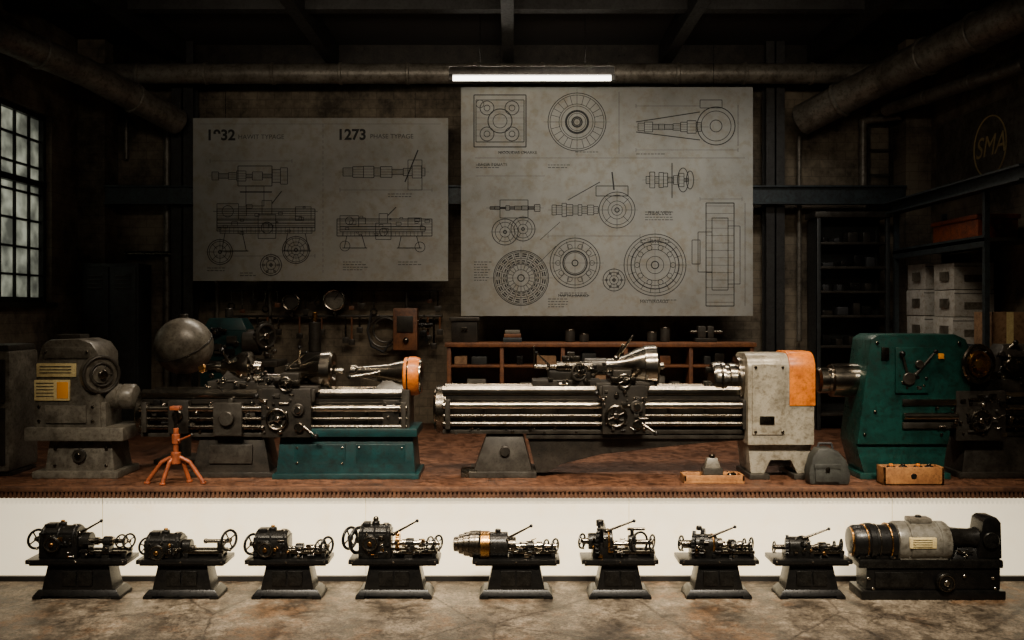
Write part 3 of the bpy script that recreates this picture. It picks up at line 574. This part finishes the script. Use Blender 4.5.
# --- lathe 3
b=B('metal_lathe',D); b.ox=-12
b.prism([(857,440),(870,338),(877,333.5),(952,333.5),(962,338),(966,348),(967,398),(952,402),(945,440)],-32,16,'green_paint',2.2)
b.prism([(857,439),(946,439),(942,b.base-5),(865,b.base-5)],-28,14,'green_paint',1.5); b.box(860,948,-31,16,b.base-6,b.base,'green_paint',1.2)
b.box(893,925,-35,-32,346,390,'green_paint',1); b.lever((905,-35,375),(898,-38,352),1.3,'iron_mid',3); b.lever((912,-35,372),(930,-38,350),1.2,'iron_mid',2.4); b.cyl((905,-35,376),(905,-38,376),6,'iron_mid'); b.cyl((915,-35,362),(915,-38,362),4,'iron_mid'); b.clutter(894,924,370,388,-34,12,61,2.0)
b.box(880,887,-34,-32,346,358,'steel_dark',.2); b.bolts([(876,342),(955,342),(864,430),(938,430),(874,408)],-32,1.5,'steel_dark'); b.box(935,940,-33.5,-32,352,357,'label_orange',.2)
bed(b,920,1066,390)
b.frus((962,1046,-24,24),(970,1040,-18,18),b.base-5,430,'iron_mid'); b.box(958,1050,-27,27,b.base-6,b.base,'iron')
b.box(900,952,-34,-31,396,402,'steel'); b.cyl((900,-36,412),(952,-36,412),3.4,'steel',seg=24); b.box(900,952,-35,-31,418,424,'iron_mid'); b.clutter(912,950,404,424,-35,12,84,2.4)
b.box(952,1000,-33,-24,388,436,'iron_mid'); b.clutter(954,998,392,432,-33,34,71,2.8); b.wheel((974,-37,416),(0,-1,0),11,'steel_dark')
b.box(972,1050,-20,20,378,391,'iron_mid')
b.cyl((976,-14,363),(973,-28,363),17,'iron_mid',seg=36); b.torus((973,-34,362),(.3,-1,0),17,2.6,'steel_dark',40); b.torus((973,-35,362),(.3,-1,0),11.5,1.8,'brass',32); b.rev((974,-26,362),(971,-38,362),[(0,12),(6,11),(9,6),(11,4)],'brass',24)
for i in range(5):
    t=2*math.pi*i/5+.3; b.cyl((973,-34,362),(973+15*math.cos(t),-34+4*math.cos(t),362+15*math.sin(t)),1.1,'steel_dark',seg=8)
b.box(970,992,-10,12,368,384,'iron'); b.cyl((982,0,367),(1055,0,367),6.5,'steel'); b.box(1000,1050,-14,14,354,380,'iron_mid'); b.cyl((1012,-14,364),(1012,-24,364),7,'steel_dark'); b.clutter(996,1048,350,386,-15,34,81,3.4); b.lever((1008,-8,356),(1020,-14,342),1.4,'steel',2.6); b.frus((1004,1050,-16,16),(1010,1046,-10,10),356,344,'iron_mid'); b.clutter(1002,1045,394,428,-24,26,83,3)
b.ox=0
b.rev((868,-2,380),(816,-2,380),[(0,18),(2,20),(5,20),(6,14),(10,14),(11,17),(38,16.5),(39,12),(42,12),(43,13),(50,13),(52,11)],'steel',36)
b.done()
b=B('wooden_parts_tray',7.92); z=b.base
b.box(682,742,-11,11,z-3,z,'wood_light')
for a in ((682,742,-11,-8.5),(682,742,8.5,11),(682,684.5,-11,11),(739.5,742,-11,11)): b.box(a[0],a[1],a[2],a[3],z-8,z-2,'wood_light',.4)
b.box(702,722,-6,6,z-14,z-3,'iron_mid'); b.frus((704,720,-5,5),(707,717,-3,3),z-14,z-24,'grey_paint'); b.cyl((712,0,z-22),(712,0,z-27),3,'steel_dark'); b.cyl((690,-6,z-5),(700,-2,z-5),2,'steel_dark'); b.cyl((728,-3,z-6),(735,3,z-6),3,'steel_dark'); b.done()
b=B('leather_tool_bag',7.84); z=b.base
b.prism([(807,z),(847,z),(848,z-10),(844,z-24),(836,z-33),(826,z-37),(816,z-36),(810,z-28),(806,z-12)],-9,9,'bag_leather',3.5)
b.box(812,836,-10.5,-8,z-17,z-3,'bag_leather',1); b.box(811,837,-11,-8.5,z-21,z-16,'bag_leather',.8); b.box(822,826,-11.6,-10,z-18,z-13,'steel_dark',.3)
b.tube([(817,0,z-34),(819,0,z-40),(831,0,z-40),(833,0,z-33)],1.2,'rubber'); b.done()
b=B('wooden_parts_box',7.82); z=b.base
b.box(880,940,-9,9,z-2,z,'wood_light')
for a in ((880,940,-9,-7),(880,940,7,9),(880,882.5,-9,9),(937.5,940,-9,9)): b.box(a[0],a[1],a[2],a[3],z-18,z,'wood_light',.4)
b.box(882,938,-8,8,z-16,z-14,'wood_light'); b.cyl((910,-9.3,z-9),(910,-8,z-9),3,'iron_black')
for i,x in enumerate((891,903,918,929)): b.cyl((x,0,z-18),(x,0,z-15),4.3,'iron_black'); b.cyl((x,0,z-20),(x,0,z-15),2,'steel_dark' if i%2 else 'orange_paint')
b.done()
# ------------------------------------------------------------ miniatures
MD=7.3; ZT=556; SW={'iron_black':'mini_black','iron':'mini_iron','iron_mid':'mini_iron'}
def mini(name='miniature_lathe'):
    b=B(name,MD,0); b.swap=dict(SW); b.acc='brass'; return b
def mbase(b,x0,x1,inset=20):
    z=b.base; c=(x0+x1)/2; sx=.985
    x0=c+(x0-c)*sx; x1=c+(x1-c)*sx
    b.box(x0,x1,-15,15,ZT,ZT+4.5,'iron_black',1); b.box(x0+3,x1-3,-13,13,ZT+4.5,ZT+6.5,'iron',.5)
    b.frus((x0+inset-5,x1-inset+5,-12,12),(x0+inset,x1-inset,-10,10),z-8,ZT+6,'iron_black')
    b.frus((x0+7,x1-7,-15,15),(x0+12,x1-12,-12,12),z-3,z-9,'iron_black')
    for x in (x0+7,x1-16): b.box(x,x+9,-15,15,z-3,z,'iron_black')
    b.box(c-15,c-1,-13,-10,568,582,'iron',.5); b.box(c+1,c+15,-13,-10,568,582,'iron',.5); b.bolts([(c-3,575),(c+3,575)],-12,.9,'brass')
    b.bolts([(x0+4,ZT+2),(x1-4,ZT+2),(c,ZT+2)],-15,.9)
def shaft(b,x0,x1,z,r=2.6,m='steel'):
    L=x1-x0; b.rev((x0,0,z),(x1,0,z),[(0,r),(L*.2,r),(L*.21,r*1.5),(L*.3,r*1.5),(L*.31,r),(L*.55,r),(L*.56,r*1.7),(L*.68,r*1.7),(L*.7,r*.9),(L,r*.9)],m,18)
def head(b,x0,x1,zt,seed,zb=ZT):
    b.box(x0,x1,-11,11,zt+6,zb,'iron_black',1.2); b.cyl((x0+1,0,zt+13),(x1-1,0,zt+13),12,'iron',seg=28)
    cx=(x0+x1)/2; b.cyl((cx,0,zt+4),(cx,0,zt-2),4,'iron_black'); b.cyl((cx,0,zt-2),(cx,0,zt-4),2,'brass'); b.box(x0+3,cx-5,-6,6,zt-1,zt+5,'iron_black'); b.cyl((x1-6,0,zt+3),(x1-6,0,zt),3,'steel_dark')
    b.cyl((cx-4,-11,zt+17),(cx-4,-15,zt+17),8,'iron',seg=24); b.torus((cx-4,-15,zt+17),(0,1,0),6.5,.8,'steel_dark',24); b.cyl((cx-4,-14,zt+17),(cx-4,-17,zt+17),2.2,'brass')
    for i in range(3): b.torus((x0+4+i*(x1-x0-8)/2,0,zt+13),(1,0,0),12.2,1,'iron_black',24,6)
    b.clutter(x0+2,x1-2,zt+8,zb-2,-11,20,seed,2.0)
def rail(b,x0,x1,z=ZT-5):
    b.box(x0,x1,-8,-4,z-2,z+1,'steel_dark'); b.box(x0,x1,4,8,z-2,z+1,'steel_dark'); b.box(x0+1,x1-1,-6,6,z+1,ZT,'iron_black')
    for x in (x0+1,x1-5): b.box(x,x+4,-9,9,z,ZT,'iron_black')
def post(b,x,zt,w=4,m='iron'):
    b.frus((x-w-2,x+w+2,-8,8),(x-w,x+w,-5,5),ZT,zt+3,m); b.cyl((x-w-1,0,zt),(x+w+1,0,zt),5,m)
AX=(1,-.6,0)
b=mini(); mbase(b,32,134)
b.wheel((37,0,539),AX,10.5,'iron_mid'); b.cyl((37,0,539),(46,0,539),3,'steel_dark'); head(b,44,82,524,101); b.cyl((82,0,541),(92,0,541),9,'iron'); shaft(b,88,126,541); rail(b,84,130); post(b,108,541,3); b.wheel((121,0,541),AX,7,'iron_mid',knob=False); b.wheel((129,0,541),AX,8,'iron_mid'); b.lever((82,-5,532),(105,-8,519),1.1,'steel_dark',1.8); b.clutter(86,118,540,554,-9,12,102,2); b.done()
b=mini(); mbase(b,141,231)
b.wheel((146,0,546),AX,9,'iron_black',sp=5); head(b,148,184,532,111); b.cyl((184,0,546),(192,0,546),7,'iron'); b.cyl((190,0,548),(196,0,548),3,'steel'); rail(b,186,226); b.box(218,224,-4,4,541,ZT,'iron_black'); b.cyl((204,0,541),(230,0,541),2,'steel'); b.wheel((229,0,540),AX,11,'iron_mid'); b.sph((206,0,541),2.6,'steel_dark'); b.done()
b=mini(); mbase(b,248,332)
b.wheel((252,0,544),AX,11,'iron_black'); head(b,256,290,529,121); shaft(b,290,326,548,2.2); rail(b,288,328); post(b,300,548,3); b.wheel((320,0,547),AX,8,'iron_mid',knob=False); b.wheel((327,0,546),AX,10,'iron_black'); b.clutter(288,316,543,554,-9,12,122,2.0); b.done()
b=mini(); mbase(b,350,441)
b.wheel((350,0,538),AX,12,'iron_mid'); b.wheel((358,0,540),AX,14,'iron_black',knob=False); head(b,360,392,523,131); b.sph((376,0,519),3,'steel_dark'); shaft(b,392,440,543,2.6); rail(b,392,438); post(b,410,543,3); b.wheel((430,0,543),AX,7,'iron_mid',knob=False); b.wheel((438,0,543),AX,8.5,'iron_mid'); b.lever((394,-4,533),(418,-8,519),1.1,'steel_dark',1.8); b.gear((398,0,541),(1,0,0),9,4,'brass',16); b.clutter(392,430,538,554,-9,16,132,2.0); b.done()
b=mini(); mbase(b,472,560)
b.rev((453,0,544),(482,0,544),[(0,4),(1,7),(5,7.5),(6,9.5),(10,10),(11,11.5),(16,12),(17,13),(24,13.5),(28,13)],'steel_dark',30); b.cyl((479,0,545),(490,0,545),14,'brass',seg=30); b.torus((480,0,545),(1,0,0),13.5,1.2,'steel_dark'); b.cyl((490,0,545),(508,0,545),13,'iron_mid',seg=28); b.box(476,508,-9,9,547,ZT,'iron_black'); b.cyl((508,0,545),(516,0,545),8,'steel_dark'); shaft(b,512,556,546,2.6); rail(b,508,556); post(b,530,546,3); b.wheel((546,0,546),AX,7,'iron_mid',knob=False); b.wheel((555,0,546),AX,8,'iron_mid'); b.lever((508,-4,537),(531,-8,524),1.1,'steel_dark',1.8); b.clutter(492,540,536,554,-10,20,142,2.0); b.cyl((498,0,533),(498,0,529),3,'iron'); b.done()
b=mini(); mbase(b,580,657)
b.wheel((582,0,541),AX,8,'iron_black'); b.cyl((582,0,541),(600,0,541),3,'steel_dark'); b.cyl((588,0,541),(598,0,541),8,'iron'); b.gear((601,0,540),(1,-.35,0),18,3,'iron_black',26); b.cyl((602,0,540),(612,0,540),11,'iron'); b.torus((608,0,540),(1,0,0),10.6,1.2,'brass'); b.cyl((600,0,526),(600,0,520),4,'iron_mid'); b.box(592,614,-9,9,541,ZT,'iron_black'); shaft(b,610,636,544,2.2); rail(b,610,654); post(b,632,540,3); b.torus((639,-3,542),(0.7,-1,0),10.5,1.2,'iron_mid',28); b.wheel((652,0,542),AX,8,'iron_mid'); b.cyl((632,0,542),(652,0,542),2.6,'steel_dark'); b.cyl((632,0,540),(632,0,529),2,'iron'); b.cyl((627,0,529),(645,0,529),1.5,'steel_dark'); b.lever((606,-5,530),(633,-8,519),1.1,'steel_dark',1.8); b.clutter(592,622,536,554,-10,16,152,2.0); b.done()
b=mini(); mbase(b,676,756)
b.wheel((681,0,543),AX,8,'iron_mid'); b.cyl((681,0,544),(692,0,544),4,'steel_dark'); b.gear((694,0,544),(1,-.3,0),13,3,'iron_black',22); b.gear((703,0,543),(1,-.3,0),14.5,4,'iron',24); b.cyl((694,0,544),(716,0,544),10,'iron'); b.torus((712,0,544),(1,0,0),9.6,1.2,'brass'); b.box(690,716,-9,9,545,ZT,'iron_black'); b.cyl((716,0,544),(722,0,544),6,'steel_dark'); shaft(b,720,752,545,2.4); rail(b,714,753); post(b,732,545,3); b.wheel((744,0,545),AX,7,'iron_mid',knob=False); b.wheel((751,0,545),AX,8,'iron_mid'); b.lever((708,-5,536),(733,-8,525),1.1,'steel_dark',1.7); b.clutter(692,732,536,554,-10,18,162,2.0); b.cyl((699,0,530),(699,0,526),3,'iron_mid'); b.done()
b=mini(); mbase(b,768,848,18)
b.wheel((774,0,547),AX,6,'iron_mid'); b.cyl((774,0,547),(784,0,547),2.5,'steel_dark'); b.gear((787,0,546),(1,-.3,0),11,3,'iron_black',20); b.cyl((787,0,546),(808,0,546),9.5,'iron'); b.torus((800,-2,546),(.5,-1,0),10,1.2,'iron_mid'); b.box(784,808,-8,8,546,ZT,'iron_black'); shaft(b,808,840,547,2.2); rail(b,806,842); post(b,822,547,3); b.wheel((834,0,547),AX,6.5,'iron_mid',knob=False); b.wheel((841,0,546),AX,7.5,'iron_mid'); b.lever((802,-5,537),(826,-8,527),1.1,'steel_dark',1.7); b.clutter(786,824,538,554,-9,16,172,1.9); b.done()
b=mini('miniature_electric_motor'); z=b.base; b.ox=-3; b.acc='iron_mid'; b.swap['light_paint']='motor_paint'
b.box(858,1000,-17,17,z-9,z,'iron_black',1.5); b.box(864,996,-14,14,563,z-9,'iron_black',1.5); b.box(856,998,-16,16,556,564,'iron',1.5); b.box(872,920,-16,-13,568,582,'iron'); b.cyl((940,-14,577),(940,-20,577),9,'iron_mid',seg=28); b.torus((940,-20,577),(0,1,0),7.5,1.2,'steel_dark'); b.cyl((940,-19,577),(940,-22,577),3,'steel'); b.bolts([(870,584),(990,584),(866,574),(988,574),(960,572)],-14,1.6)
b.rev((852,0,541),(899,0,541),[(0,10),(1,14),(4,16),(16,16.5),(17,18),(22,18),(23,16.5),(36,16.5),(37,18),(47,18)],'iron_black',36); b.torus((854,0,541),(1,-.1,0),13,1.4,'brass',32); b.torus((866,0,541),(1,0,0),16.6,.8,'brass',32); b.torus((878,0,541),(1,0,0),16.6,.8,'steel_dark',32); b.torus((889,0,541),(1,0,0),17.6,.8,'brass',32); b.box(858,898,-12,12,548,ZT,'iron_black'); b.clutter(862,892,546,554,-12,10,183,2)
b.rev((895,0,541),(948,0,541),[(0,18),(1,19.5),(3,20),(10,20),(10.5,19),(12,19),(12.5,20),(40,20),(40.5,19),(42,19),(42.5,20),(50,20),(52,19),(53,15)],'light_paint',40); b.box(897,944,-15,15,542,ZT,'light_paint',1); b.box(904,930,-20.8,-16,533,543,'label_cream',.3); b.bolts([(900,550),(942,550)],-15,1.4,'steel_dark'); b.box(910,932,-7,7,517,522,'grey_paint'); b.cyl((921,0,518),(921,0,515),3,'iron_mid')
for i in range(4): b.line(907,535+i*2.2,926,535+i*2.2,.7,'ink',-21)
b.rev((947,0,538),(984,0,538),[(0,13),(2,13.5),(6,11),(14,10),(24,9.5),(30,11),(37,11.5)],'iron_mid',30); b.frus((950,984,-12,12),(958,976,-6,6),ZT,545,'iron_black')
b.prism([(974,ZT),(980,518),(984,515),(994,515),(998,520),(999,ZT)],-12,12,'iron_black',2); b.cyl((987,-12,537),(987,-15,537),8,'iron'); b.clutter(952,974,548,554,-11,8,182,2); b.done()
# ------------------------------------------------------------ lights / camera
def area(name,loc,tgt,sx,sy,e,col,spread=180):
    l=bpy.data.lights.new(name,'AREA'); l.shape='RECTANGLE'; l.size=sx; l.size_y=sy; l.energy=e; l.color=col; l.spread=math.radians(spread)
    o=bpy.data.objects.new(name,l); sc.collection.objects.link(o); o.location=loc; o.rotation_euler=(Vector(tgt)-Vector(loc)).to_track_quat('-Z','Y').to_euler(); return o
area('key_lamp',(0.3,6.6,5.5),(0.3,8.5,1.0),5.6,.35,150,(1,.83,.62),95)
area('panel_fill',(0,4.3,4.6),(0,7.7,.25),7.0,.4,150,(1,.87,.68),40)  # added unseen light without a fixture, brightens the platform front
area('poster_lamp',(2.0,8.9,5.6),(1.7,11.3,2.0),3.5,.4,36,(1,.94,.84),88)
area('rim_fill',(0,10.9,5.4),(0,8.3,1.2),7,.25,85,(1,.87,.70),100)  # added unseen strip light, puts bright edges on the metal
area('duct_fill',(0,6.2,4.75),(0,11.5,5.4),7,.3,27,(1,.86,.68),80)  # added unseen wash, lifts the ducts and upper wall; no fixture there
area('daylight_outside',(XL-1.4,9.7,3.6),(XL,9.7,3.5),2.5,2.5,46,(.97,1,.92))
wd=bpy.data.worlds.new('world'); sc.world=wd; wd.use_nodes=True; wd.node_tree.nodes['Background'].inputs[0].default_value=(.95,.87,.76,1); wd.node_tree.nodes['Background'].inputs[1].default_value=.035
cd=bpy.data.cameras.new('camera'); cam=bpy.data.objects.new('camera',cd); sc.collection.objects.link(cam)
cd.sensor_width=36; cd.lens=36*F/1024; cam.location=(0,0,CZ); cam.rotation_euler=(math.radians(90),0,0); cd.shift_y=-(320-HY)/1024
sc.camera=cam
